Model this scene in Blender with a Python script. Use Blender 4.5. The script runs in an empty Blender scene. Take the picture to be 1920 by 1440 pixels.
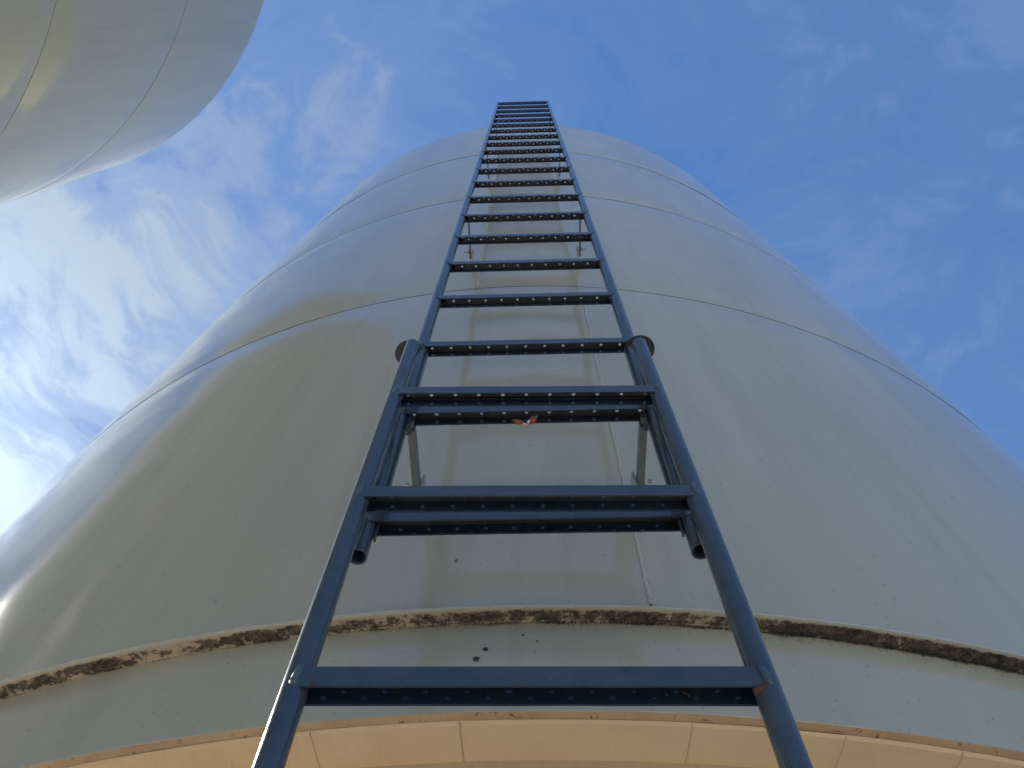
import bpy, bmesh, math, random
from mathutils import Vector, Matrix, noise

random.seed(7)
PI = math.pi
R = math.radians
scene = bpy.context.scene
COL = scene.collection
CAM_Z = 1.5                      # height of the camera above the ground

# ------------------------------------------------------------------ camera
cd = bpy.data.cameras.new("camera")
cam = bpy.data.objects.new("camera", cd)
COL.objects.link(cam)
rx = Vector((0.9996197, -0.0250068, 0.0116211))
ux = Vector((-0.0275751, -0.9065144, 0.4212734))
fw = Vector((0.0, 0.4214336, 0.9068593))
# orthonormal frame (right, up, back)
rr_ = fw.cross(ux).normalized()
M = Matrix.Identity(4)
RIGHT = Vector((0.99961973, -0.02500677, 0.01162109))
UP = RIGHT.cross(fw).normalized()
for i in range(3):
    M[i][0] = RIGHT[i]; M[i][1] = UP[i]; M[i][2] = -fw[i]
M.translation = Vector((0, 0, CAM_Z))
cam.matrix_world = M
cd.sensor_width = 36.0
cd.lens = 1443.0 / 1920.0 * 36.0
cd.clip_start = 0.02
cd.clip_end = 3000
scene.camera = cam

# ------------------------------------------------------------------ sun and sky
SUN_AZ, SUN_EL = R(-59.0), R(38.0)
SUN_DIR = Vector((math.sin(SUN_AZ) * math.cos(SUN_EL), math.cos(SUN_AZ) * math.cos(SUN_EL), math.sin(SUN_EL)))
sd = bpy.data.lights.new("sun", 'SUN')
sd.energy = 5.0
sd.angle = R(0.53)
sd.color = (1.0, 0.94, 0.86)
sun = bpy.data.objects.new("sun", sd)
sun.rotation_mode = 'QUATERNION'
sun.rotation_quaternion = SUN_DIR.to_track_quat('Z', 'Y')
COL.objects.link(sun)

w = bpy.data.worlds.new("World")
scene.world = w
w.use_nodes = True
nt = w.node_tree
for n in list(nt.nodes):
    nt.nodes.remove(n)


class NT:
    """small helper for node trees"""
    def __init__(self, tree):
        self.t = tree

    def n(self, kind, **kw):
        nd = self.t.nodes.new(kind)
        for k, v in kw.items():
            setattr(nd, k, v)
        return nd

    def link(self, a, b):
        self.t.links.new(a, b)

    def put(self, sock, v):
        if isinstance(v, bpy.types.NodeSocket):
            self.t.links.new(v, sock)
        elif isinstance(v, (tuple, list)) and len(v) == 3 and sock.type == 'RGBA':
            sock.default_value = (*v, 1.0)
        else:
            sock.default_value = v

    def math(self, op, a, b=0.0, c=None, clamp=False):
        nd = self.n('ShaderNodeMath', operation=op, use_clamp=clamp)
        self.put(nd.inputs[0], a)
        self.put(nd.inputs[1], b)
        if c is not None:
            self.put(nd.inputs[2], c)
        return nd.outputs[0]

    def vmath(self, op, a, b=(0, 0, 0), scale=None):
        nd = self.n('ShaderNodeVectorMath', operation=op)
        self.put(nd.inputs[0], a)
        self.put(nd.inputs[1], b)
        if scale is not None:
            self.put(nd.inputs[3], scale)
        return nd.outputs['Value'] if op in ('DOT_PRODUCT', 'LENGTH') else nd.outputs[0]

    def noise(self, vec, scale, detail=4.0, rough=0.55, dist=0.0):
        nd = self.n('ShaderNodeTexNoise')
        self.put(nd.inputs['Vector'], vec)
        nd.inputs['Scale'].default_value = scale
        nd.inputs['Detail'].default_value = detail
        nd.inputs['Roughness'].default_value = rough
        nd.inputs['Distortion'].default_value = dist
        return nd.outputs['Fac']

    def ramp(self, fac, stops, interp='LINEAR'):
        nd = self.n('ShaderNodeValToRGB')
        cr = nd.color_ramp
        cr.interpolation = interp
        while len(cr.elements) < len(stops):
            cr.elements.new(0.5)
        for e, (p, c) in zip(cr.elements, stops):
            e.position = p
            if not isinstance(c, (tuple, list)):
                c = (c, c, c)
            e.color = (*c, 1.0)
        self.put(nd.inputs['Fac'], fac)
        return nd.outputs['Color']

    def mix(self, fac, a, b, mode='MIX'):
        nd = self.n('ShaderNodeMix', data_type='RGBA', blend_type=mode)
        self.put(nd.inputs[0], fac)
        self.put(nd.inputs[6], a)
        self.put(nd.inputs[7], b)
        return nd.outputs[2]

    def sep(self, vec):
        nd = self.n('ShaderNodeSeparateXYZ')
        self.put(nd.inputs[0], vec)
        return nd.outputs

    def comb(self, x, y, z):
        nd = self.n('ShaderNodeCombineXYZ')
        self.put(nd.inputs[0], x); self.put(nd.inputs[1], y); self.put(nd.inputs[2], z)
        return nd.outputs[0]


W = NT(nt)
tc = W.n('ShaderNodeTexCoord')
dirv = tc.outputs['Generated']
sky = W.n('ShaderNodeTexSky', sky_type='NISHITA')
sky.sun_disc = False
sky.sun_elevation = SUN_EL
sky.sun_rotation = SUN_AZ
sky.altitude = 100
sky.air_density = 1.0
sky.dust_density = 0.15
sky.ozone_density = 1.5
dx, dy, dz = W.sep(dirv)
dzc = W.math('MAXIMUM', dz, 0.06)
# the cloud layer lies on a flat sheet high above: project the view direction on it
px = W.math('DIVIDE', dx, dzc)
py = W.math('DIVIDE', dy, dzc)
sheet = W.comb(px, py, 0.0)
warp = W.n('ShaderNodeTexNoise')
W.put(warp.inputs['Vector'], sheet)
warp.inputs['Scale'].default_value = 1.7
warp.inputs['Detail'].default_value = 3
wv = W.vmath('SCALE', W.vmath('SUBTRACT', warp.outputs['Color'], (0.5, 0.5, 0.5)), scale=0.55)
sheet_w = W.vmath('ADD', sheet, wv)
rotm = W.n('ShaderNodeMapping')
W.put(rotm.inputs['Vector'], sheet_w)
rotm.inputs['Rotation'].default_value = (0, 0, R(38))
rotm.inputs['Scale'].default_value = (1.0, 2.1, 1.0)
streaks = W.noise(rotm.outputs[0], 2.3, 8, 0.62, 0.35)
puffs = W.noise(sheet_w, 5.2, 7, 0.6, 0.25)
broad = W.noise(sheet, 1.15, 3, 0.5)
sdot = W.vmath('DOT_PRODUCT', dirv, tuple(SUN_DIR))
sdotc = W.math('MAXIMUM', sdot, 0.0)
# more cloud cover towards the sunny side of the sky (a bank of altocumulus)
cover = W.ramp(sdotc, [(0.66, 0.0), (0.84, 0.08), (0.93, 0.16), (1.0, 0.22)])
dens = W.math('ADD', W.math('MULTIPLY', streaks, 0.50), W.math('MULTIPLY', puffs, 0.32))
dens = W.math('ADD', dens, W.math('MULTIPLY', broad, 0.34))
fine = W.noise(sheet_w, 14.0, 6, 0.62, 0.3)
dens = W.math('ADD', dens, W.math('MULTIPLY', W.math('SUBTRACT', fine, 0.5), 0.30))
dens = W.math('ADD', dens, cover)
mask = W.ramp(dens, [(0.38, 0.0), (0.54, 0.11), (0.66, 0.23), (0.76, 0.55), (0.87, 0.95)], 'EASE')
glow = W.math('POWER', sdotc, 14.0)
glow2 = W.math('POWER', sdotc, 70.0)
cl_amt = W.math('ADD', W.math('ADD', 2.7, W.math('MULTIPLY', glow, 2.0)), W.math('MULTIPLY', glow2, 4.0))
cloud = W.vmath('SCALE', (0.80, 0.975, 1.20), scale=cl_amt)
skyc = W.mix(1.0, sky.outputs[0], (0.64, 1.02, 1.40), 'MULTIPLY')
lum = W.vmath('DOT_PRODUCT', skyc, (0.25, 0.6, 0.15))
skyc = W.vmath('SCALE', skyc, scale=W.math('DIVIDE', 1.55, W.math('ADD', 1.0, W.math('MULTIPLY', lum, 0.55))))
skymix = W.mix(mask, skyc, cloud)
bg = W.n('ShaderNodeBackground')
W.link(skymix, bg.inputs['Color'])
bg.inputs['Strength'].default_value = 0.097
wo = W.n('ShaderNodeOutputWorld')
W.link(bg.outputs[0], wo.inputs['Surface'])

scene.view_settings.view_transform = 'Standard'
scene.view_settings.look = 'None'
scene.view_settings.gamma = 1.0
scene.view_settings.use_curve_mapping = False
scene.view_settings.exposure = 0.95
scene.render.engine = 'CYCLES'

# ------------------------------------------------------------------ materials


def new_mat(name):
    m = bpy.data.materials.new(name)
    m.use_nodes = True
    t = m.node_tree
    b = t.nodes['Principled BSDF']
    return m, NT(t), b


def bump(N, bsdf, height, strength, distance):
    nd = N.n('ShaderNodeBump')
    nd.inputs['Strength'].default_value = strength
    nd.inputs['Distance'].default_value = distance
    N.put(nd.inputs['Height'], height)
    N.link(nd.outputs[0], bsdf.inputs['Normal'])
    return nd


def tank_paint(name, base, growth=False):
    """glossy light grey paint with rain streaks, faint dirt, flecks and slightly wavy plate"""
    m, N, b = new_mat(name)
    t = N.n('ShaderNodeTexCoord')
    g = N.n('ShaderNodeNewGeometry')
    pos = g.outputs['Position']
    ob = t.outputs['Object']
    mp = N.n('ShaderNodeMapping')
    N.put(mp.inputs['Vector'], ob)
    mp.inputs['Scale'].default_value = (1, 1, 0.09)
    st = N.noise(mp.outputs[0], 5.0, 6, 0.6, 0.3)
    st2 = N.noise(mp.outputs[0], 17.0, 5, 0.65, 0.2)
    blot = N.noise(ob, 1.6, 5, 0.55, 0.6)
    c1 = N.mix(N.ramp(st, [(0.38, 0.0), (0.68, 1.0)]), base, tuple(x * y for x, y in zip(base, (0.88, 0.88, 0.85))))
    c2 = N.mix(N.ramp(st2, [(0.52, 0.0), (0.75, 0.30)]), c1, tuple(x * y for x, y in zip(base, (0.66, 0.66, 0.60))))
    c3 = N.mix(N.ramp(blot, [(0.42, 0.0), (0.66, 0.35)]), c2, tuple(x * y for x, y in zip(base, (0.97, 0.97, 0.90))))
    # small dark flecks
    mp2 = N.n('ShaderNodeMapping')
    N.put(mp2.inputs['Vector'], ob)
    mp2.inputs['Rotation'].default_value = (0.3, 0.4, 0.2)
    mp2.inputs['Scale'].default_value = (1, 1, 0.6)
    vor = N.n('ShaderNodeTexVoronoi')
    N.put(vor.inputs['Vector'], mp2.outputs[0])
    vor.inputs['Scale'].default_value = 19.0
    rnd = N.sep(vor.outputs['Color'])[0]
    rad = N.math('MULTIPLY', N.math('POWER', rnd, 3.0), 0.055)
    wob = N.math('MULTIPLY', N.math('SUBTRACT', N.noise(ob, 260, 3, 0.6), 0.5), 0.09)
    fl = N.math('LESS_THAN', N.math('ADD', vor.outputs['Distance'], wob), rad)
    fl = N.math('MULTIPLY', fl, N.math('GREATER_THAN', rnd, 0.60))
    c4 = N.mix(N.math('MULTIPLY', fl, 0.75), c3, (0.06, 0.065, 0.06))
    # fine scuffs
    mp3 = N.n('ShaderNodeMapping')
    N.put(mp3.inputs['Vector'], ob)
    mp3.inputs['Rotation'].default_value = (0.9, 0.2, 0.6)
    mp3.inputs['Scale'].default_value = (1, 0.16, 1)
    sc = N.noise(mp3.outputs[0], 120, 2, 0.5)
    c5 = N.mix(N.ramp(sc, [(0.67, 0.0), (0.76, 0.5)]), c4, (0.20, 0.205, 0.195))
    if growth:
        # algae that hangs down from the drip ledge at the top of the skirt
        z = N.sep(ob)[2]
        h = N.math('SUBTRACT', TANK_LEDGE, z)
        gn = N.noise(ob, 4.0, 4, 0.6)
        gn2 = N.noise(ob, 90.0, 4, 0.7, 0.5)
        reach = N.math('MULTIPLY', N.math('MULTIPLY', gn, gn2), 0.045)
        gm = N.math('LESS_THAN', h, reach)
        near = N.ramp(N.math('DIVIDE', h, N.math('ADD', 0.006, reach)), [(0.0, 1.0), (1.0, 0.0)])
        dirt = N.math('MULTIPLY', near, N.ramp(N.noise(ob, 150, 5, 0.7, 0.8), [(0.50, 0.0), (0.66, 1.0)]))
        damp = N.ramp(N.math('ADD', N.math('MULTIPLY', N.sep(ob)[0], 0.33), 0.5), [(0.3, 0.15), (0.62, 0.9)])
        gm = N.math('MULTIPLY', dirt, damp)
        c5 = N.mix(gm, c5, (0.035, 0.045, 0.03))
    N.put(b.inputs['Base Color'], c5)
    N.put(b.inputs['Roughness'], N.math('ADD', 0.085, N.math('MULTIPLY', N.ramp(st, [(0.35, 0.0), (0.7, 1.0)]), 0.05)))
    b.inputs['IOR'].default_value = 1.55
    orange = N.noise(ob, 240, 2, 0.5)
    wave = N.noise(ob, 2.4, 2, 0.45)
    hh = N.math('ADD', N.math('MULTIPLY', wave, 1.0), N.math('MULTIPLY', orange, 0.006))
    bump(N, b, hh, 1.0, 0.006)
    return m


TANK_LEDGE = 0.829               # local height of the drip ledge (tank origin is at camera height)

mat_tank = tank_paint("grey_tank_paint", (0.480, 0.472, 0.385))
mat_skirt = tank_paint("grey_skirt_paint", (0.480, 0.472, 0.385), growth=True)

# dirty underside of the ledge
m, N, b = new_mat("mossy_ledge")
mat_ledge = m
t = N.n('ShaderNodeTexCoord'); ob = t.outputs['Object']
x_, y_, z_ = N.sep(ob)
rad = N.math('SQRT', N.math('ADD', N.math('MULTIPLY', x_, x_), N.math('MULTIPLY', y_, y_)))
n1 = N.noise(ob, 42, 9, 0.74, 0.6)
n2 = N.noise(ob, 7, 3, 0.5)
n3 = N.noise(ob, 170, 5, 0.7, 0.4)
# ring position across the ledge: 0 at the inner edge, 1 at the outer edge
u = N.math('DIVIDE', N.math('SUBTRACT', rad, 2.3686), 0.03)
band = N.ramp(u, [(0.0, 0.66), (0.25, 1.0), (0.66, 0.92), (0.88, 0.40), (0.98, 0.0)])
# growth is heavier on the damp right hand side of the tank
side = N.ramp(N.math('ADD', N.math('MULTIPLY', x_, 0.33), 0.5), [(0.05, 0.49), (0.42, 0.54), (0.62, 0.59), (1.0, 0.60)])
amt = N.math('ADD', N.math('ADD', N.math('MULTIPLY', n1, 0.72), N.math('MULTIPLY', n2, 0.34)), N.math('MULTIPLY', n3, 0.26))
amt = N.math('ADD', amt, N.math('SUBTRACT', side, 0.545))
amt = N.math('MULTIPLY', amt, N.math('POWER', band, 0.35))
mk = N.ramp(amt, [(0.575, 0.0), (0.635, 0.9), (0.72, 1.0)])
basec = N.mix(N.noise(ob, 60, 5, 0.65), (0.46, 0.36, 0.25), (0.56, 0.48, 0.38))
basec = N.mix(N.ramp(u, [(0.86, 0.0), (0.95, 0.75)]), basec, (0.40, 0.38, 0.33))
crust = N.mix(N.ramp(N.noise(ob, 95, 7, 0.75, 0.7), [(0.44, 0.0), (0.60, 0.9)]), (0.020, 0.017, 0.021), (0.17, 0.125, 0.08))
green = N.mix(N.ramp(N.math('ADD', u, N.math('MULTIPLY', N.math('SUBTRACT', n3, 0.5), 0.5)), [(0.0, 1.0), (0.36, 0.0)]), crust, (0.018, 0.034, 0.022))
N.put(b.inputs['Base Color'], N.mix(mk, basec, green))
b.inputs['Roughness'].default_value = 0.75
bump(N, b, N.math('ADD', N.math('MULTIPLY', mk, 0.6), n3), 0.6, 0.002)

m, N, b = new_mat("moss_tufts")
mat_moss = m
t = N.n('ShaderNodeTexCoord')
N.put(b.inputs['Base Color'], N.mix(N.noise(t.outputs['Object'], 30, 2, 0.5), (0.02, 0.035, 0.018), (0.05, 0.055, 0.03)))
b.inputs['Roughness'].default_value = 0.9

# underside plates: tank paint with the warm ground bounce put into its colour
m, N, b = new_mat("bounce_tinted_underside_paint")
mat_bounce_beige = m
t = N.n('ShaderNodeTexCoord'); ob = t.outputs['Object']
mp = N.n('ShaderNodeMapping'); N.put(mp.inputs['Vector'], ob)
mp.inputs['Rotation'].default_value = (0, 0, 0.5); mp.inputs['Scale'].default_value = (1, 0.12, 1)
br = N.noise(mp.outputs[0], 190, 3, 0.6)
bl = N.noise(ob, 9, 5, 0.6, 0.5)
c = N.mix(N.ramp(bl, [(0.35, 0.0), (0.7, 1.0)]), (0.80, 0.60, 0.37), (0.74, 0.54, 0.32))
c = N.mix(N.ramp(N.noise(ob, 55, 4, 0.7), [(0.68, 0.0), (0.76, 0.8)]), c, (0.16, 0.10, 0.06))
N.put(b.inputs['Base Color'], c)
b.inputs['Roughness'].default_value = 0.30
bump(N, b, N.math('ADD', br, bl), 0.8, 0.0016)

m, N, b = new_mat("beige_edge_with_dirt")
mat_edge = m
t = N.n('ShaderNodeTexCoord'); ob = t.outputs['Object']
c = N.mix(N.ramp(N.noise(ob, 48, 6, 0.75, 0.8), [(0.585, 0.0), (0.64, 1.0)]), (0.52, 0.37, 0.22), (0.07, 0.05, 0.04))
c = N.mix(N.ramp(N.noise(ob, 14, 3, 0.6), [(0.4, 0.0), (0.6, 0.4)]), c, (0.34, 0.22, 0.13))
N.put(b.inputs['Base Color'], c)
b.inputs['Roughness'].default_value = 0.7

m, N, b = new_mat("joint_filler")
mat_joint = m
t = N.n('ShaderNodeTexCoord'); ob = t.outputs['Object']
N.put(b.inputs['Base Color'], N.mix(N.noise(ob, 80, 4, 0.7), (0.66, 0.48, 0.30), (0.44, 0.32, 0.20)))
b.inputs['Roughness'].default_value = 0.7

# horizontal seam: dirt caught in the groove between two plate rings
m, N, b = new_mat("seam_dirt")
mat_seam = m
t = N.n('ShaderNodeTexCoord'); ob = t.outputs['Object']
sn = N.noise(ob, 26, 6, 0.7)
N.put(b.inputs['Base Color'], N.mix(N.ramp(sn, [(0.38, 0.0), (0.60, 1.0)]), (0.10, 0.10, 0.09), (0.028, 0.028, 0.027)))
b.inputs['Roughness'].default_value = 0.55

m, N, b = new_mat("painted_weld")
mat_weld = m
t = N.n('ShaderNodeTexCoord'); ob = t.outputs['Object']
N.put(b.inputs['Base Color'], N.mix(N.noise(ob, 120, 3, 0.6), (0.60, 0.60, 0.52), (0.42, 0.42, 0.35)))
b.inputs['Roughness'].default_value = 0.28


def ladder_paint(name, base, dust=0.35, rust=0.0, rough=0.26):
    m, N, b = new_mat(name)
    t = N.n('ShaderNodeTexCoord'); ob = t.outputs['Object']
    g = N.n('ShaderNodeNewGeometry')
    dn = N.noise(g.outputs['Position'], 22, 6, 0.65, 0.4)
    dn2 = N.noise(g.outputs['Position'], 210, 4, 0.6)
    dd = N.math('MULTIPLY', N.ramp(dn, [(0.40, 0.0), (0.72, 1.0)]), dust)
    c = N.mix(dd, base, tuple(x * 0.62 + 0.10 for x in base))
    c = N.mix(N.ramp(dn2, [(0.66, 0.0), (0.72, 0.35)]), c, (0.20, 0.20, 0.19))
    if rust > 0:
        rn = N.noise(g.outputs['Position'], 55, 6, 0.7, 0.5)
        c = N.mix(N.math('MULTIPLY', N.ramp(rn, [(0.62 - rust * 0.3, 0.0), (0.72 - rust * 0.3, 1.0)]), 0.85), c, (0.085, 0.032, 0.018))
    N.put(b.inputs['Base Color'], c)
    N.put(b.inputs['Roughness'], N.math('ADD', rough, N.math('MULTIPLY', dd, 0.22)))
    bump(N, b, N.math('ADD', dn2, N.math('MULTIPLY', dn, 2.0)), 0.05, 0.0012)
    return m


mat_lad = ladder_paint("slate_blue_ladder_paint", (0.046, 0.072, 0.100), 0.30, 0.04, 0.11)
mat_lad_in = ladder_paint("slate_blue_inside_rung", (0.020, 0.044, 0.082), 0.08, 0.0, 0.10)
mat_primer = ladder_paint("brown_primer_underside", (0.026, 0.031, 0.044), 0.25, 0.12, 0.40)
mat_cap = ladder_paint("brown_primer_cap", (0.040, 0.038, 0.046), 0.2, 0.05, 0.45)
mat_galv = ladder_paint("grey_bracket_paint", (0.13, 0.17, 0.19), 0.5, 0.06, 0.35)
mat_rust = ladder_paint("rusty_weld", (0.075, 0.045, 0.035), 0.2, 0.8, 0.7)
mat_wbead = ladder_paint("painted_weld_bead", (0.058, 0.095, 0.130), 0.6, 0.1, 0.22)

m, N, b = new_mat("zinc_bolt")
mat_bolt = m
t = N.n('ShaderNodeTexCoord')
N.put(b.inputs['Base Color'], N.mix(N.noise(t.outputs['Object'], 90, 3, 0.6), (0.55, 0.54, 0.50), (0.30, 0.28, 0.25)))
b.inputs['Metallic'].default_value = 0.8
b.inputs['Roughness'].default_value = 0.35

m, N, b = new_mat("paint_blister")
mat_chip = m
t = N.n('ShaderNodeTexCoord')
N.put(b.inputs['Base Color'], N.mix(N.noise(t.outputs['Object'], 300, 3, 0.6), (0.018, 0.022, 0.03), (0.07, 0.08, 0.10)))
b.inputs['Roughness'].default_value = 0.5

m, N, b = new_mat("dry_ground")
mat_ground = m
g = N.n('ShaderNodeNewGeometry'); P_ = g.outputs['Position']
c = N.mix(N.ramp(N.noise(P_, 1.2, 6, 0.6), [(0.35, 0.0), (0.65, 1.0)]), (0.55, 0.48, 0.38), (0.63, 0.56, 0.46))
c = N.mix(N.ramp(N.noise(P_, 40, 5, 0.7), [(0.5, 0.0), (0.7, 0.4)]), c, (0.30, 0.25, 0.19))
N.put(b.inputs['Base Color'], c)
b.inputs['Roughness'].default_value = 0.9
bump(N, b, N.noise(P_, 60, 5, 0.7), 0.8, 0.01)

m, N, b = new_mat("pedestal_concrete")
mat_conc = m
t = N.n('ShaderNodeTexCoord'); ob = t.outputs['Object']
N.put(b.inputs['Base Color'], N.mix(N.noise(ob, 6, 6, 0.65), (0.38, 0.33, 0.26), (0.48, 0.43, 0.35)))
b.inputs['Roughness'].default_value = 0.85
bump(N, b, N.noise(ob, 90, 4, 0.7), 0.5, 0.004)

m, N, b = new_mat("insect_red"); mat_red = m
t = N.n('ShaderNodeTexCoord')
N.put(b.inputs['Base Color'], N.mix(N.ramp(N.noise(t.outputs['Object'], 160, 3, 0.6), [(0.35, 0.0), (0.65, 1.0)]), (0.62, 0.055, 0.03), (0.75, 0.16, 0.06)))
b.inputs['Roughness'].default_value = 0.25
m, N, b = new_mat("insect_wing"); mat_wing = m
b.inputs['Base Color'].default_value = (0.36, 0.27, 0.20, 1)
b.inputs['Alpha'].default_value = 0.5
b.inputs['Roughness'].default_value = 0.3
m, N, b = new_mat("insect_body"); mat_body = m
t = N.n('ShaderNodeTexCoord')
N.put(b.inputs['Base Color'], N.mix(N.ramp(N.noise(t.outputs['Object'], 120, 2, 0.5), [(0.45, 0.0), (0.55, 1.0)]), (0.07, 0.04, 0.045), (0.62, 0.48, 0.38)))
b.inputs['Roughness'].default_value = 0.35
m, N, b = new_mat("insect_pale"); mat_pale = m
b.inputs['Base Color'].default_value = (0.86, 0.74, 0.70, 1)
b.inputs['Roughness'].default_value = 0.15
m, N, b = new_mat("dry_leaf"); mat_leaf = m
t = N.n('ShaderNodeTexCoord')
N.put(b.inputs['Base Color'], N.mix(N.noise(t.outputs['Object'], 200, 3, 0.6), (0.42, 0.30, 0.20), (0.26, 0.17, 0.11)))
b.inputs['Roughness'].default_value = 0.8

# ------------------------------------------------------------------ helpers


def link(o, parent=None):
    COL.objects.link(o)
    if parent is not None:
        o.parent = parent
    return o


def mesh_obj(name, bm, mats, parent=None, smooth=True, loc=None, rot=None, angle=35):
    me = bpy.data.meshes.new(name)
    bm.normal_update()
    bm.to_mesh(me)
    bm.free()
    if not isinstance(mats, (list, tuple)):
        mats = [mats]
    for mm in mats:
        me.materials.append(mm)
    if smooth:
        for p in me.polygons:
            p.use_smooth = True
        me.set_sharp_from_angle(angle=R(angle))
    o = bpy.data.objects.new(name, me)
    link(o, parent)
    if loc is not None:
        o.location = loc
    if rot is not None:
        o.rotation_euler = rot
    return o


def thing(name, label, cat, loc=(0, 0, 0), rotz=0.0, group=None):
    o = bpy.data.objects.new(name, None)
    o.empty_display_size = 0.2
    COL.objects.link(o)
    o.location = loc
    o.rotation_euler = (0, 0, rotz)
    o['label'] = label
    o['category'] = cat
    if group:
        o['group'] = group
    return o


def box(bm, x0, x1, y0, y1, z0, z1, mi=0):
    vs = [bm.verts.new((x, y, z)) for x in (x0, x1) for y in (y0, y1) for z in (z0, z1)]
    fs = [(0, 1, 3, 2), (4, 6, 7, 5), (0, 4, 5, 1), (2, 3, 7, 6), (0, 2, 6, 4), (1, 5, 7, 3)]
    out = []
    for f in fs:
        fc = bm.faces.new([vs[i] for i in f])
        fc.material_index = mi
        out.append(fc)
    return out


def revolve(bm, prof, n=192, a0=0.0, a1=2 * PI, mi=0, jitter=None):
    """prof: list of (r, z) from bottom to top; outward facing when r outer and going up"""
    full = abs(a1 - a0 - 2 * PI) < 1e-6
    cnt = n if full else n + 1
    cols = []
    for i in range(cnt):
        a = a0 + (a1 - a0) * i / n
        col = []
        for j, (r, z) in enumerate(prof):
            if jitter:
                r, z = jitter(a, j, r, z)
            col.append(bm.verts.new((r * math.sin(a), -r * math.cos(a), z)))
        cols.append(col)
    for i in range(n):
        A = cols[i]; B = cols[(i + 1) % cnt]
        for j in range(len(prof) - 1):
            f = bm.faces.new((A[j], B[j], B[j + 1], A[j + 1]))
            f.material_index = mi
    return cols


def tube(bm, p0, p1, r, n=20, cap=True, r2=None, hollow=None):
    """straight tube between two points; hollow = wall thickness gives open ends"""
    p0 = Vector(p0); p1 = Vector(p1)
    ax = (p1 - p0).normalized()
    s = Vector((1, 0, 0)) if abs(ax.x) < 0.9 else Vector((0, 1, 0))
    u = ax.cross(s).normalized(); v = ax.cross(u)
    r2 = r if r2 is None else r2

    def ring(p, rr):
        return [bm.verts.new(p + u * (rr * math.cos(2 * PI * i / n)) + v * (rr * math.sin(2 * PI * i / n))) for i in range(n)]
    A = ring(p0, r); B = ring(p1, r2)
    for i in range(n):
        j = (i + 1) % n
        bm.faces.new((A[i], A[j], B[j], B[i]))
    if hollow:
        C = ring(p0, r - hollow); D = ring(p1, r2 - hollow)
        for i in range(n):
            j = (i + 1) % n
            bm.faces.new((C[j], C[i], D[i], D[j]))
            bm.faces.new((A[j], A[i], C[i], C[j]))
            bm.faces.new((B[i], B[j], D[j], D[i]))
    elif cap:
        bm.faces.new(list(reversed(A)))
        bm.faces.new(B)
    bmesh.ops.recalc_face_normals(bm, faces=bm.faces)


# ------------------------------------------------------------------ ground
bm = bmesh.new()
nG = 40
S = 900.0
for sx in range(2):
    pass
v = [bm.verts.new((x, y, 0)) for x, y in ((-S, -S), (S, -S), (S, S), (-S, S))]
bm.faces.new(v)
g = mesh_obj("ground", bm, mat_ground, smooth=False)
g['kind'] = 'structure'

# ------------------------------------------------------------------ tanks
TR = 2.3986                       # shell radius
RINGS = [TANK_LEDGE, 2.2756, 3.7015, 5.1103, 6.5454]      # heights above the camera
SK_T = 0.6776                     # bottom edge of the grey skirt
NSEG = 256


def shell_r(z):
    """the plate draws in a few millimetres at every ring weld"""
    d = 0.0
    for zr in RINGS[1:4]:
        d += 0.0050 * math.exp(-((z - zr) / 0.10) ** 2)
    return TR - d


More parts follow.
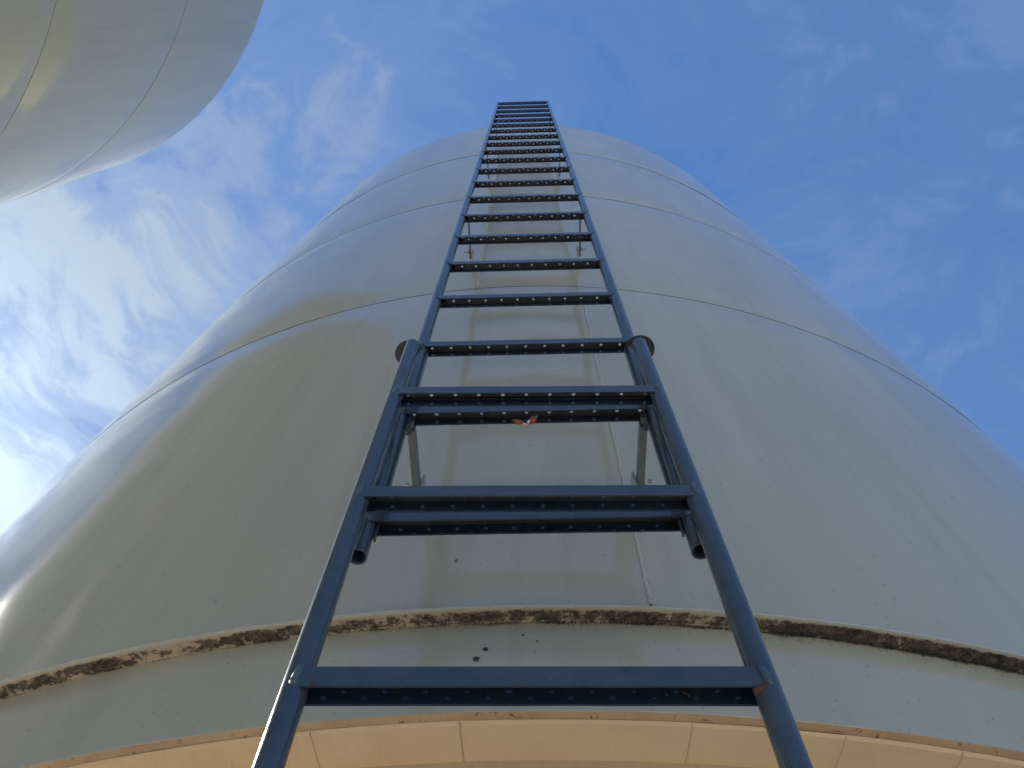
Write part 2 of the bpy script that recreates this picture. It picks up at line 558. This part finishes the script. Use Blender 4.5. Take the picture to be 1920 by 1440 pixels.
def build_tank(name, label, group, loc, rotz, seams, clips=(), moss=True, blisters=True, joints=None):
    T = thing(name, label, "tank", loc, rotz, group)
    # plate rings of the shell
    for k in range(4):
        z0, z1 = RINGS[k], RINGS[k + 1]
        zs = []
        nz = 40
        for i in range(nz + 1):
            zs.append(z0 + (z1 - z0) * i / nz)
        if k > 0:
            zs[0] += 0.0016
        if k < 3:
            zs[-1] -= 0.0016

        def jit(a, j, r, z, k=k):
            q = noise.noise(Vector((math.sin(a) * 3.1, math.cos(a) * 3.1, z * 1.3 + 7 * k)))
            q2 = noise.noise(Vector((math.sin(a) * 9, math.cos(a) * 9, z * 3.3 + 3 * k)))
            return r + 0.0009 * q + 0.0003 * q2, z
        bm = bmesh.new()
        prof = [(shell_r(z), z) for z in zs]
        revolve(bm, prof, NSEG, jitter=jit)
        mesh_obj("shell_ring", bm, mat_tank, T)
    # ring seams: shallow dark recess
    for zr in RINGS[1:4]:
        bm = bmesh.new()
        rr = shell_r(zr)
        revolve(bm, [(rr - 0.006, zr - 0.0022), (rr + 0.0006, zr - 0.0018), (rr + 0.0010, zr), (rr + 0.0004, zr + 0.0018), (rr - 0.006, zr + 0.0024)], NSEG,
                jitter=lambda a, j, r, z: (r + 0.0009 * noise.noise(Vector((math.sin(a) * 3.1, math.cos(a) * 3.1, z * 1.3))) + 0.0003 * noise.noise(Vector((a * 300, 0, z))), z + 0.0006 * noise.noise(Vector((a * 120, 4, z)))))
        mesh_obj("ring_seam", bm, mat_seam, T)
    # roof: shallow cone with a small curb at the rim and a vent hatch
    bm = bmesh.new()
    zt = RINGS[4]
    revolve(bm, [(TR - 0.010, zt + 0.0005), (TR + 0.0004, zt + 0.0005), (TR + 0.0002, zt + 0.005), (TR - 0.02, zt + 0.010), (0.25, zt + 0.26), (0.0002, zt + 0.28)], NSEG)
    mesh_obj("roof", bm, mat_tank, T)
    bm = bmesh.new()
    revolve(bm, [(0.22, zt + 0.24), (0.22, zt + 0.40), (0.24, zt + 0.40), (0.24, zt + 0.44), (0.0002, zt + 0.46)], 40)
    mesh_obj("hatch", bm, mat_tank, T)
    # bright raised lip, underside ledge
    bm = bmesh.new()
    z = TANK_LEDGE

    def jl(a, j, r, zz):
        return r + 0.0005 * noise.noise(Vector((a * 190, 0, 0))), zz + (0.0010 * noise.noise(Vector((a * 130, 2, 0))) + 0.0008 * noise.noise(Vector((a * 330, 5, 0))))
    revolve(bm, [(TR - 0.004, z - 0.0012), (TR + 0.0004, z - 0.0011), (TR + 0.0010, z + 0.0003), (TR + 0.0006, z + 0.0016), (TR - 0.004, z + 0.003)], 1440, jitter=jl)
    mesh_obj("lip_weld", bm, mat_weld, T)
    bm = bmesh.new()
    prof = []
    for i in range(7):
        prof.append((TR - 0.0300 + 0.0275 * i / 6, z - 0.0005))

    def jd(a, j, r, zz):
        q = noise.noise(Vector((a * 60, j * 0.8, 0))) + 0.6 * noise.noise(Vector((a * 170, j * 1.6, 3)))
        return r + (0.0016 * q if j == 0 else 0), zz + 0.0016 * q * (1 if 0 < j < 6 else 0)
    revolve(bm, prof, 1440, jitter=jd)
    mesh_obj("drip_ledge", bm, mat_ledge, T)
    # grey skirt ring
    RS = TR - 0.0300
    bm = bmesh.new()
    revolve(bm, [(RS - 0.001, SK_T), (RS, SK_T + 0.001), (RS, SK_T + 0.05), (RS, z - 0.05), (RS, z - 0.0005)], NSEG,
            jitter=lambda a, j, r, zz: (r + (0.0008 * noise.noise(Vector((math.sin(a) * 6, math.cos(a) * 6, zz * 4)))), zz))
    mesh_obj("skirt_ring", bm, mat_skirt, T)
    bm = bmesh.new()
    revolve(bm, [(RS - 0.0125, SK_T - 0.0016), (RS - 0.006, SK_T - 0.0018), (RS - 0.001, SK_T)], 720,
            jitter=lambda a, j, r, zz: (r + (0.0009 * noise.noise(Vector((a * 160, j, 1)))), zz + 0.0006 * noise.noise(Vector((a * 90, j, 8)))))
    mesh_obj("skirt_edge", bm, mat_edge, T)
    # beige conical bottom made of plates with joints between them
    r1 = RS - 0.0125
    zc = SK_T - 0.006
    sl = math.tan(R(4))
    r2 = r1 - 0.061
    js = sorted(joints)
    for i in range(len(js)):
        a0 = R(js[i]); a1 = R(js[(i + 1) % len(js)])
        if a1 <= a0:
            a1 += 2 * PI
        gap = 0.0002 / TR
        bm = bmesh.new()
        nn = max(3, int((a1 - a0) / R(1.2)))
        ph = random.random() * 9
        revolve(bm, [(r2, zc - 0.061 * sl), (r2 + 0.02, zc - 0.041 * sl), (r1 - 0.003, zc - 0.0002), (r1, zc + 0.004)], nn, a0 + gap, a1 - gap,
                jitter=lambda a, j, r, zz: (r, zz + 0.0007 * noise.noise(Vector((a * 14, j, ph)))))
        mesh_obj("bottom_plate", bm, mat_bounce_beige, T)
    for i, ja in enumerate(js):
        bm = bmesh.new()
        a = R(ja)
        wdt = (0.0021 if abs(ja + 5.1) < 0.2 else 0.0005) / TR
        n_ = 12
        prev = None
        for q in range(n_ + 1):
            rr = r1 + (r2 - r1) * q / n_
            zz = zc - (r1 - rr) * sl - 0.0012
            wl = wdt * (1 + 0.5 * noise.noise(Vector((q * 1.3, ja, 1))))
            am = a + 0.0003 * noise.noise(Vector((q * 0.7, ja, 6)))
            row = [bm.verts.new((rr * math.sin(am - wl), -rr * math.cos(am - wl), zz + 0.002)),
                   bm.verts.new((rr * math.sin(am), -rr * math.cos(am), zz)),
                   bm.verts.new((rr * math.sin(am + wl), -rr * math.cos(am + wl), zz + 0.002))]
            if prev:
                bm.faces.new((prev[0], prev[1], row[1], row[0]))
                bm.faces.new((prev[1], prev[2], row[2], row[1]))
            prev = row
        bmesh.ops.recalc_face_normals(bm, faces=bm.faces)
        mesh_obj("plate_joint", bm, mat_joint, T)
    # inner support ring and pedestal down to the ground
    bm = bmesh.new()
    revolve(bm, [(r2 - 0.10, zc - 0.012), (r2 - 0.002, zc - 0.012), (r2 + 0.0005, zc - 0.004)], NSEG)
    mesh_obj("support_ring", bm, mat_joint, T)
    bm = bmesh.new()
    revolve(bm, [(r2 - 0.20, -CAM_Z), (r2 - 0.20, zc - 0.30), (r2 - 0.10, zc - 0.016)], NSEG)
    mesh_obj("pedestal", bm, mat_conc, T)
    # vertical plate welds: (angle, ring index)
    for ang, k in seams:
        a = R(ang)
        z0 = RINGS[k] + 0.004
        z1 = RINGS[k + 1] - 0.004
        bm = bmesh.new()
        n_ = 640
        prev = None
        for q in range(n_ + 1):
            zz = z0 + (z1 - z0) * q / n_
            off = 0.0030 * noise.noise(Vector((q * 0.42, ang, k))) + 0.0022 * noise.noise(Vector((q * 0.03, ang, k + 5)))
            wd = 0.0034 * (1 + 0.5 * noise.noise(Vector((q * 0.9, ang, 3))))
            rr = shell_r(zz) + 0.0012
            hgt = 0.0015 * (1.0 + 0.5 * noise.noise(Vector((q * 0.75, ang, 9))))
            row = []
            for dxx, dr in ((-wd, -0.0028), (-wd * 0.5, hgt * 0.8), (0, hgt), (wd * 0.5, hgt * 0.8), (wd, -0.0028)):
                aa = a + (off + dxx) / TR
                row.append(bm.verts.new(((rr + dr) * math.sin(aa), -(rr + dr) * math.cos(aa), zz)))
            if prev:
                for c in range(4):
                    bm.faces.new((prev[c], prev[c + 1], row[c + 1], row[c]))
            prev = row
        bmesh.ops.recalc_face_normals(bm, faces=bm.faces)
        mesh_obj("vertical_weld", bm, mat_weld, T)
    # small plates welded to the shell that the ladder brackets bolt to
    for (lx, zc_) in clips:
        p = lx
        bm = bmesh.new()
        box(bm, -0.0025, 0.0025, -0.050, 0.012, -0.022, 0.022)
        bmesh.ops.bevel(bm, geom=bm.edges[:], offset=0.0008, segments=1, affect='EDGES')
        a = p
        o = mesh_obj("clip", bm, mat_tank, T, smooth=False)
        o.location = (TR * math.sin(a), -TR * math.cos(a), zc_)
        o.rotation_euler = (0, 0, LAD_A - rotz)
    if blisters:
        for (ang, zz, rad_) in ((-4.70, 0.7635, 0.0046), (-4.42, 0.7805, 0.0038), (-3.2, 0.805, 0.0014), (-2.75, 0.793, 0.0014)):
            a = R(ang)
            bm = bmesh.new()
            n_ = 18
            cen = bm.verts.new((0, -0.0005, 0))
            ring = []; ring2 = []
            for q in range(n_):
                th = 2 * PI * q / n_
                rq = rad_ * (1 + 0.30 * noise.noise(Vector((math.cos(th) * 2, math.sin(th) * 2, ang))))
                ring.append(bm.verts.new((rq * math.cos(th), 0.0004, rq * math.sin(th))))
                ring2.append(bm.verts.new((rq * 0.7 * math.cos(th), -0.0008, rq * 0.7 * math.sin(th))))
            for q in range(n_):
                w_ = (q + 1) % n_
                bm.faces.new((ring[q], ring[w_], ring2[w_], ring2[q]))
                bm.faces.new((ring2[q], ring2[w_], cen))
            bmesh.ops.recalc_face_normals(bm, faces=bm.faces)
            o = mesh_obj("paint_blister", bm, mat_chip, T)
            o.location = ((RS + 0.0004) * math.sin(a), -(RS + 0.0004) * math.cos(a), zz)
            o.rotation_euler = (0, 0, a)
    if moss:
        bm = bmesh.new()
        rnd = random.Random(5)
        for q in range(26000):
            a = R(rnd.uniform(-70, 75))
            d = noise.noise(Vector((a * 11, 1, 0))) * 0.5 + 0.5
            d2 = noise.noise(Vector((a * 47, 3, 0))) * 0.5 + 0.5
            sidew = 0.12 + 0.9 * max(0.0, min(1.0, (math.degrees(a) + 14) / 30))
            if rnd.random() > sidew * (0.25 + 1.1 * d * d2 * 1.6):
                continue
            ln = rnd.uniform(0.0014, 0.0058) * (0.7 + 3.6 * (d2 ** 3)) * (0.5 + 0.6 * sidew)
            r0 = RS + rnd.uniform(0.0003, 0.004)
            aa = a + rnd.uniform(-1, 1) * ln * 0.7 / TR
            wv_ = rnd.uniform(0.00018, 0.0006) / TR
            zt_ = TANK_LEDGE - 0.0004
            p1 = (r0 * math.sin(a - wv_), -r0 * math.cos(a - wv_), zt_)
            p2 = (r0 * math.sin(a + wv_), -r0 * math.cos(a + wv_), zt_)
            r3 = RS + rnd.uniform(0.0002, 0.0015)
            p3 = (r3 * math.sin(aa), -r3 * math.cos(aa), zt_ - ln)
            bm.faces.new([bm.verts.new(p) for p in (p1, p2, p3)])
        o = mesh_obj("moss", bm, mat_moss, T, smooth=False)
        o['kind'] = 'stuff'
    return T


# ladder frame of reference
LAD_A = -0.0532                   # turn of the upper ladder about the vertical
UL0 = Vector((-0.1758, 0.5556)) + 0.2 * Vector((math.cos(LAD_A), math.sin(LAD_A)))
LOW_A = -0.0377
LL0 = Vector((-0.1729, 0.5008)) + 0.1957 * Vector((math.cos(LOW_A), math.sin(LOW_A)))
TC = Vector((0.1571, 3.1147))
BR_Z = [1.082, 2.535, 4.050, 5.500]


def bracket_world(lx, ly):
    return Vector((UL0.x + lx * math.cos(LAD_A) - ly * math.sin(LAD_A), UL0.y + lx * math.sin(LAD_A) + ly * math.cos(LAD_A)))


clips = []
for z in BR_Z:
    for s in (-1, 1):
        P = bracket_world(s * (0.1840 - (0.0084 if z < 2 else 0.0058)), 0.16)
        clips.append((math.atan2(P.x - TC.x, -(P.y - TC.y)), z))

JA = [-62, -49, -38, -29.5, -20.8, -9.6, -5.1, 1.75, 6.35, 10.0, 17.5, 26, 35, 46, 60, 80, 100, 120, 140, 160, 180, 200, 220, 240, 258, 275, 288]
main_tank = build_tank("storage_tank",
                       "tall glossy pale grey tank rising behind the blue ladder, with a mossy ledge below",
                       "storage tanks", (TC.x, TC.y, CAM_Z), 0.0,
                       [(1.0, 0), (-6.6, 1), (66.0, 2), (-72.0, 3), (121, 0), (-119, 0), (113, 1), (-127, 1), (144, 2), (-96, 2), (89, 3), (-151, 3)],
                       clips=clips, joints=JA)
left_tank = build_tank("storage_tank",
                       "neighbouring pale tank, only its upper rim overhanging the upper left corner of the sky",
                       "storage tanks", (-4.0987, -1.0476, CAM_Z), R(140),
                       [(0, 0), (120, 0), (240, 0), (50, 1), (170, 1), (290, 1), (200, 3), (80, 3)],
                       moss=False, blisters=False, joints=[i * 18 for i in range(20)])
left_tank.scale = (2.31 / TR, 2.31 / TR, 1.0)

# ------------------------------------------------------------------ ladders
RUNG_W = 0.400
RW, RD, RH, TH = 0.2, 0.0228, 0.0215, 0.0020   # half width, depth, height, plate thickness
HOLE_R = 0.0028


def rung_bm(halfw, flip, seed):
    """channel open at the bottom with two staggered rows of real holes in the tread"""
    bm = bmesh.new()
    rnd = random.Random(seed)
    xa, xb = -halfw, halfw
    # front and rear flanges; the tread lies between them
    for y0, y1, lo in ((0.0, TH, 0.0), (RD - TH, RD, 0.0)):
        nx = 16
        pr = []
        rows = []
        for i in range(nx + 1):
            x = xa + (xb - xa) * i / nx
            dz_ = 0.0004 * noise.noise(Vector((x * 20, y0 * 90, seed)))
            yy = 0.00025 * noise.noise(Vector((x * 9, y1 * 80, seed + 4)))
            rows.append([bm.verts.new((x, y0 + yy, lo + dz_)), bm.verts.new((x, y1 + yy, lo + dz_)),
                         bm.verts.new((x, y1, RH)), bm.verts.new((x, y0, RH))])
        for i in range(nx):
            A, B = rows[i], rows[i + 1]
            inner = (y0 == 0.0)
            for j in range(4):
                k = (j + 1) % 4
                f = bm.faces.new((A[j], A[k], B[k], B[j]))
                # faces: 0 bottom edge, 1 rear side, 2 top, 3 front side
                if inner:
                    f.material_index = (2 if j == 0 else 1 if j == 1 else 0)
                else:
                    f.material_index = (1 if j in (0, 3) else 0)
        for A in (rows[0], rows[-1]):
            bm.faces.new(A)
    # tread with holes
    zt, zb = RH - 0.0001, RH - TH
    pitch = 0.036
    ya, yb = TH, RD - TH
    ym, yc = 0.0100, 0.0168
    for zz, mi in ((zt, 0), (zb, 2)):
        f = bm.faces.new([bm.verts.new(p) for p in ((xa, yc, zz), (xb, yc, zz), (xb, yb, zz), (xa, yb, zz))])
        f.material_index = mi
    nh = 11
    for row in range(2):
        y0, y1 = (ya, ym) if row == 0 else (ym, yc)
        cyy = (y0 + y1) / 2
        full = (row == 0) != flip
        n_ = nh if full else nh - 1
        xs = [(-(n_ - 1) / 2 + i) * pitch for i in range(n_)]
        edges = [xa] + [x + s * pitch * 0.5 for x in xs for s in (-1, 1)][0:1] + [x + pitch * 0.5 for x in xs] + [xb]
        # cells
        for ci in range(len(edges) - 1):
            e0, e1 = edges[ci], edges[ci + 1]
            if e1 - e0 < 1e-5:
                continue
            hx = None
            for x in xs:
                if e0 - 1e-6 < x - pitch * 0.5 and x + pitch * 0.5 < e1 + 1e-6:
                    hx = x
            if hx is None:
                for zz, mi in ((zt, 0), (zb, 2)):
                    f = bm.faces.new([bm.verts.new(p) for p in ((e0, y0, zz), (e1, y0, zz), (e1, y1, zz), (e0, y1, zz))])
                    f.material_index = mi
                continue
            N_ = 20
            hr = HOLE_R * rnd.uniform(0.92, 1.06)
            hxx = hx + rnd.uniform(-0.0004, 0.0004)
            inn = {zt: [], zb: []}
            out = {zt: [], zb: []}
            for q in range(N_):
                th = 2 * PI * q / N_
                c_, s_ = math.cos(th), math.sin(th)
                hw, hh = (e1 - e0) / 2, (y1 - y0) / 2
                k_ = min(hw / abs(c_) if abs(c_) > 1e-9 else 1e9, hh / abs(s_) if abs(s_) > 1e-9 else 1e9)
                for zz in (zt, zb):
                    inn[zz].append(bm.verts.new((hxx + hr * c_, cyy + hr * s_, zz)))
                    out[zz].append(bm.verts.new(((e0 + e1) / 2 + k_ * c_, cyy + k_ * s_, zz)))
            # corners
            for zz, mi in ((zt, 0), (zb, 2)):
                cor = [bm.verts.new(p) for p in ((e1, y1, zz), (e0, y1, zz), (e0, y0, zz), (e1, y0, zz))]
                for q in range(N_):
                    j = (q + 1) % N_
                    a_, b_ = out[zz][q], out[zz][j]
                    f = bm.faces.new((inn[zz][q], a_, b_, inn[zz][j]))
                    f.material_index = mi
                    on_v = lambda v_: abs(abs(v_.co.x - (e0 + e1) / 2) - (e1 - e0) / 2) < 1e-7
                    if on_v(a_) != on_v(b_):
                        cx_ = e1 if (a_.co.x + b_.co.x) / 2 > (e0 + e1) / 2 else e0
                        cy_ = y1 if (a_.co.y + b_.co.y) / 2 > cyy else y0
                        cv = [c for c in cor if abs(c.co.x - cx_) < 1e-7 and abs(c.co.y - cy_) < 1e-7][0]
                        f = bm.faces.new((a_, cv, b_))
                        f.material_index = mi
                for c in cor:
                    if not c.link_faces:
                        bm.verts.remove(c)
            for q in range(N_):
                j = (q + 1) % N_
                f = bm.faces.new((inn[zt][q], inn[zt][j], inn[zb][j], inn[zb][q]))
                f.material_index = 2
    bmesh.ops.remove_doubles(bm, verts=bm.verts[:], dist=1e-6)
    bmesh.ops.recalc_face_normals(bm, faces=bm.faces[:])
    return bm


def weld_blob_bm(seed, s):
    bm = bmesh.new()
    bmesh.ops.create_uvsphere(bm, u_segments=12, v_segments=8, radius=1.0)
    for v_ in bm.verts:
        p = v_.co.copy()
        q = 1 + 0.22 * noise.noise(p * 1.7 + Vector((seed, 0, 0))) + 0.12 * noise.noise(p * 4.3 + Vector((0, seed, 0)))
        v_.co = Vector((p.x * 0.0042, p.y * 0.0034, p.z * 0.0115)) * q
        v_.co.x += s * v_.co.z * 0.32
    return bm


rung_meshes = {}


def get_rung(halfw, flip, seed):
    key = (halfw, flip, seed)
    if key not in rung_meshes:
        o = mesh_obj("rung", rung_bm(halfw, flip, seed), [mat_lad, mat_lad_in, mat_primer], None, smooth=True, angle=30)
        rung_meshes[key] = o.data
        bpy.data.objects.remove(o)
    return rung_meshes[key]


blob_meshes = []
for s in range(4):
    o = mesh_obj("weld_bead", weld_blob_bm(s * 3.1, -1 if s % 2 == 0 else 1), mat_wbead)
    blob_meshes.append(o.data)
    bpy.data.objects.remove(o)


def add(name, me, parent, loc=(0, 0, 0), rot=(0, 0, 0)):
    o = bpy.data.objects.new(name, me)
    COL.objects.link(o)
    o.parent = parent
    o.location = loc
    o.rotation_euler = rot
    return o


DISC_DX = -0.0028
PIPE_R = 0.0119
PY = 0.0105                        # pipe axis behind the front flange


def bar(name, parent, x0, x1, y0, y1, z0, z1, mat, bev=0.0007):
    cx_, cy_, cz_ = (x0 + x1) / 2, (y0 + y1) / 2, (z0 + z1) / 2
    bm = bmesh.new()
    box(bm, x0 - cx_, x1 - cx_, y0 - cy_, y1 - cy_, z0 - cz_, z1 - cz_)
    bmesh.ops.bevel(bm, geom=bm.edges[:], offset=bev, segments=1, affect='EDGES')
    return mesh_obj(name, bm, mat, parent, smooth=False, loc=(cx_, cy_, cz_))


def pipe(parent, x, z0, z1, name="rail"):
    bm = bmesh.new()
    tube(bm, (0, 0, z0), (0, 0, z1), PIPE_R, n=40, hollow=0.0022)
    # many loops along the pipe so small dents catch the light
    o = mesh_obj(name, bm, mat_lad, parent, loc=(x, PY, 0))
    return o


upper = thing("wall_ladder", "long slate-blue ladder with perforated rungs fixed to the tank and reaching above its rim",
              "ladder", (UL0.x, UL0.y, CAM_Z), LAD_A)
ZU = [1.380, 1.655, 1.931, 2.208, 2.485, 2.776, 3.073, 3.370, 3.650, 3.919, 4.190, 4.460, 4.748, 5.030, 5.310, 5.605, 5.910, 6.227, 6.550]
ZU = [0.784, 1.075, 1.355, 1.636] + [z - 0.019 for z in ZU[2:]]
flips = [False, True, True] + [False] * 18
# per-rung small tilt seen in the photograph (the right end is a touch higher or lower)
for i, z in enumerate(ZU):
    fl = flips[i]
    r_ = add("rung", get_rung(RW, fl, i % 5), upper, (0, 0, z))
    if z < 3.7:
        for s in (-1, 1):
            add("weld_bead", blob_meshes[(i * 2 + (s > 0)) % 4], r_, (s * (RW - 0.0015), -0.0006, 0.0115), (0, s * 0.2, 0))
SEG = [0.728, 2.186, 3.346, 4.520, 5.690, 6.578]
for k in range(len(SEG) - 1):
    for s in (-1, 1):
        pipe(upper, s * RW, SEG[k] + (0.0006 if k else 0), SEG[k + 1] - (0.0006 if k < 4 else 0))
for k in range(1, len(SEG) - 1):
    for s in (-1, 1):
        bm = bmesh.new()
        tube(bm, (0, 0, -0.018), (0, 0, 0.018), PIPE_R - 0.0028, n=28)
        mesh_obj("joint_sleeve", bm, mat_cap, upper, loc=(s * RW, PY, SEG[k]))
# top end caps
for s in (-1, 1):
    bm = bmesh.new()
    tube(bm, (0, 0, 0), (0, 0, 0.004), PIPE_R + 0.0003, n=32)
    mesh_obj("end_cap", bm, mat_lad, upper, loc=(s * RW, PY, SEG[-1] + 0.0002))
# round plates welded on just under the first rung of the upper ladder
for s in (-1, 1):
    bm = bmesh.new()
    tube(bm, (0, 0, 0), (0, 0, 0.003), 0.0280, n=64)
    mesh_obj("round_plate", bm, mat_cap, upper, loc=(s * (RW + 0.0165) + DISC_DX, PY, 1.3400))
# flat strip welded along the inner side of the lower part of the rails
for s in (-1, 1):
    xx = s * (RW - PIPE_R - 0.001)
    bar("stiffener", upper, min(xx, xx - s * 0.003), max(xx, xx - s * 0.003), PY - 0.003, PY + 0.004, 0.760, 1.34, mat_lad)
    # lugs that hang behind the second rung
    bar("lug", upper, s * 0.179 - 0.0022, s * 0.179 + 0.0022, RD + 0.001, RD + 0.006, 1.066, 1.104, mat_lad_in)

for bi, z in enumerate(BR_Z):
    for s in (-1, 1):
        xb = s * 0.1840
        hw = 0.0056 if bi == 0 else 0.0028
        o = bar("bracket", upper, xb - hw, xb + hw, PY + 0.004, 0.160, z - 0.012, z + 0.012, mat_galv)
        # gusset that ties the bar to the rail
        g_ = bar("gusset", o, min(0, s * 0.008), max(0, s * 0.008), -0.0745, -0.052, -0.016, 0.016, mat_lad)
        # bolt through the clip and the bar
        bm = bmesh.new()
        tube(bm, (-0.013 * s * -1, 0, 0), (0.019 * s, 0, 0), 0.0036, n=12)
        tube(bm, (-0.0125 * s, 0, 0), (-0.0085 * s, 0, 0), 0.0075, n=6)
        tube(bm, (0.0028 * s, 0, 0), (0.0088 * s, 0, 0), 0.0072, n=6)
        bb = mesh_obj("bolt", bm, mat_bolt, o, smooth=False, loc=(0, 0.050, 0))

# small stud seen inside the right rail above the joint of the two ladders
bm = bmesh.new()
tube(bm, (0, 0, -0.004), (0, 0, 0.002), 0.0068, n=24)
mesh_obj("stud", bm, mat_cap, upper, loc=(0.2010, 0.034, 1.322))
bar("stud_plate", upper, 0.1975, 0.2085, 0.0215, 0.042, 1.3245, 1.3275, mat_lad)

lower = thing("ladder_extension", "lower slate-blue ladder section in front, its rails ending just below the round dark plates",
              "ladder", (LL0.x - 0.001, LL0.y, CAM_Z), LOW_A)
LW = 0.1980
ZL = [-1.216, -0.934, -0.652, -0.370, -0.090, 0.190, 0.4713, 0.7558, 1.0338]
for i, z in enumerate(ZL):
    me = get_rung(LW, i == 8, 10 + i % 3)
    r_ = add("rung", me, lower, (0, 0, z))
    for s in (-1, 1):
        wb = add("weld_bead", blob_meshes[(i * 2 + (s > 0) + 1) % 4], r_, (s * (LW - 0.0015), -0.0008, 0.0115), (0, s * 0.2, 0))
        if i == 6 and s > 0:
            # rusty joint on the right of the nearest rung
            rs = mesh_obj("rust_patch", weld_blob_bm(11, 1), mat_rust, r_, loc=(LW - 0.004, 0.0035, 0.0015))
            rs.scale = (2.0, 1.5, 0.65)
for s in (-1, 1):
    pipe(lower, s * LW, -CAM_Z + 0.004, 1.250)
    bar("foot_plate", lower, s * LW - 0.03, s * LW + 0.03, PY - 0.03, PY + 0.03, -CAM_Z, -CAM_Z + 0.004, mat_cap)
    # spacer plates that join the two ladders
    for z in (1.12, 0.86):
        bar("spacer", lower, s * (LW + 0.001) - 0.002, s * (LW + 0.001) + 0.002, PY + PIPE_R - 0.002, 0.0548 + 0.0, z - 0.010, z + 0.010, mat_lad)

# ------------------------------------------------------------------ small things


def pix(x, y, depth):
    d = fw + RIGHT * ((x - 960) / 1443.0) + UP * ((720 - y) / 1443.0)
    return Vector((0, 0, CAM_Z)) + d * depth


def leaf_bm(L, Wd, curl, seed):
    bm = bmesh.new()
    n_ = 8
    prev = None
    for i in range(n_ + 1):
        t_ = i / n_
        wv_ = Wd * math.sin(PI * min(1, t_ * 0.97 + 0.02)) ** 0.8 * (1 + 0.25 * noise.noise(Vector((i, seed, 0))))
        zc_ = curl * math.sin(PI * t_)
        row = [bm.verts.new((L * (t_ - 0.5), -wv_, zc_)), bm.verts.new((L * (t_ - 0.5), 0, zc_ - Wd * 0.5)), bm.verts.new((L * (t_ - 0.5), wv_, zc_))]
        if prev:
            bm.faces.new((prev[0], row[0], row[1], prev[1]))
            bm.faces.new((prev[1], row[1], row[2], prev[2]))
        prev = row
    bmesh.ops.solidify(bm, geom=bm.faces[:], thickness=0.0002)
    return bm


def lower_world(lx, ly, lz):
    return Vector((LL0.x + lx * math.cos(LOW_A) - ly * math.sin(LOW_A), LL0.y + lx * math.sin(LOW_A) + ly * math.cos(LOW_A), CAM_Z + lz))


for (px_, py_, L_, W_, rot_, lab) in ((1287, 1302, 0.0075, 0.0020, (1.2, 0.7, 0.1), "larger tan scrap of dry leaf caught inside the lowest rung, right of the smaller scrap"),
                                      (1249, 1303, 0.0050, 0.0013, (1.3, 1.2, 0.0), "smaller frayed tan scrap caught inside the lowest rung, left of the larger scrap")):
    # where the ray meets the inner face of the rear flange of the nearest rung
    d = pix(px_, py_, 1.0) - Vector((0, 0, CAM_Z))
    n_l = Vector((-math.sin(LOW_A), math.cos(LOW_A), 0))
    tt = (Vector((LL0.x, LL0.y, 0)).dot(n_l) + RD - TH - 0.002) / d.dot(n_l)
    P = d * tt + Vector((0, 0, CAM_Z))
    o = mesh_obj("leaf_scrap", leaf_bm(L_, W_, 0.0006, px_), mat_leaf, None, loc=P, rot=rot_)
    o['label'] = lab
    o['category'] = "debris"

# red flying insect
DEP = 1.02
P0 = pix(988, 794, DEP)
ins = thing("flying_insect", "small red winged insect hovering in front of the rung below the round plates", "insect", P0)


def wing_bm(L, Wd, bend):
    bm = bmesh.new()
    n_ = 12
    prev = None
    for i in range(n_ + 1):
        t_ = i / n_
        h = Wd * (math.sin(PI * t_ ** 0.75) ** 0.7 if 0 < t_ < 1 else 0.02)
        row = []
        for j in range(5):
            s = -1 + j * 0.5
            row.append(bm.verts.new((L * t_, s * h + bend * t_ * t_, -0.0011 * (1 - s * s) * math.sin(PI * t_))))
        if prev:
            for j in range(4):
                bm.faces.new((prev[j], row[j], row[j + 1], prev[j + 1]))
        prev = row
    bmesh.ops.solidify(bm, geom=bm.faces[:], thickness=0.00025)
    return bm


def orient(o, ang, tilt=0.0):
    """lay the wing's length along a direction in the plane facing the viewer below"""
    ex = RIGHT * math.cos(ang) + UP * math.sin(ang) + fw * tilt
    ex.normalize()
    ez = fw - ex * fw.dot(ex)
    ez.normalize()
    ey = ez.cross(ex)
    mt = Matrix((ex, ey, ez)).transposed()
    o.rotation_euler = mt.to_euler()


def k_px(v_):
    return v_ / 1443.0 * DEP


for nm, L_, W_, ang, off, tl, mt in (("hind_wing", 27, 5.2, R(36), (0, 0), 0.35, mat_wing), ("hind_wing", 27, 4.0, R(171), (-4, 1), 0.3, mat_wing),
                                     ("fore_wing", 19, 4.2, R(33), (2, -1), 0.15, mat_red), ("fore_wing", 15, 3.2, R(172), (-9, 0), 0.15, mat_red)):
    o = mesh_obj(nm, wing_bm(k_px(L_), k_px(W_), k_px(1.2)), mt, ins, smooth=True)
    off_ = RIGHT * k_px(off[0]) + UP * k_px(off[1]) - fw * (0.0012 if mt is mat_red else 0.0)
    o.location = off_
    orient(o, ang, tl)
bm = bmesh.new()
bmesh.ops.create_uvsphere(bm, u_segments=20, v_segments=12, radius=1.0)
for v_ in bm.verts:
    v_.co = Vector((v_.co.x * k_px(7), v_.co.y * k_px(2.6) * (1 - 0.3 * v_.co.x), v_.co.z * k_px(2.6)))
o = mesh_obj("body", bm, mat_body, ins)
o.location = RIGHT * k_px(-2) + UP * k_px(-3) - fw * 0.0015
orient(o, R(-38))
bm = bmesh.new()
bmesh.ops.create_uvsphere(bm, u_segments=16, v_segments=10, radius=1.0)
for v_ in bm.verts:
    v_.co = Vector((v_.co.x * k_px(3.6), v_.co.y * k_px(2.1), v_.co.z * k_px(2.1)))
o = mesh_obj("head", bm, mat_pale, ins)
o.location = RIGHT * k_px(3) + UP * k_px(3) - fw * 0.0024
orient(o, R(65))
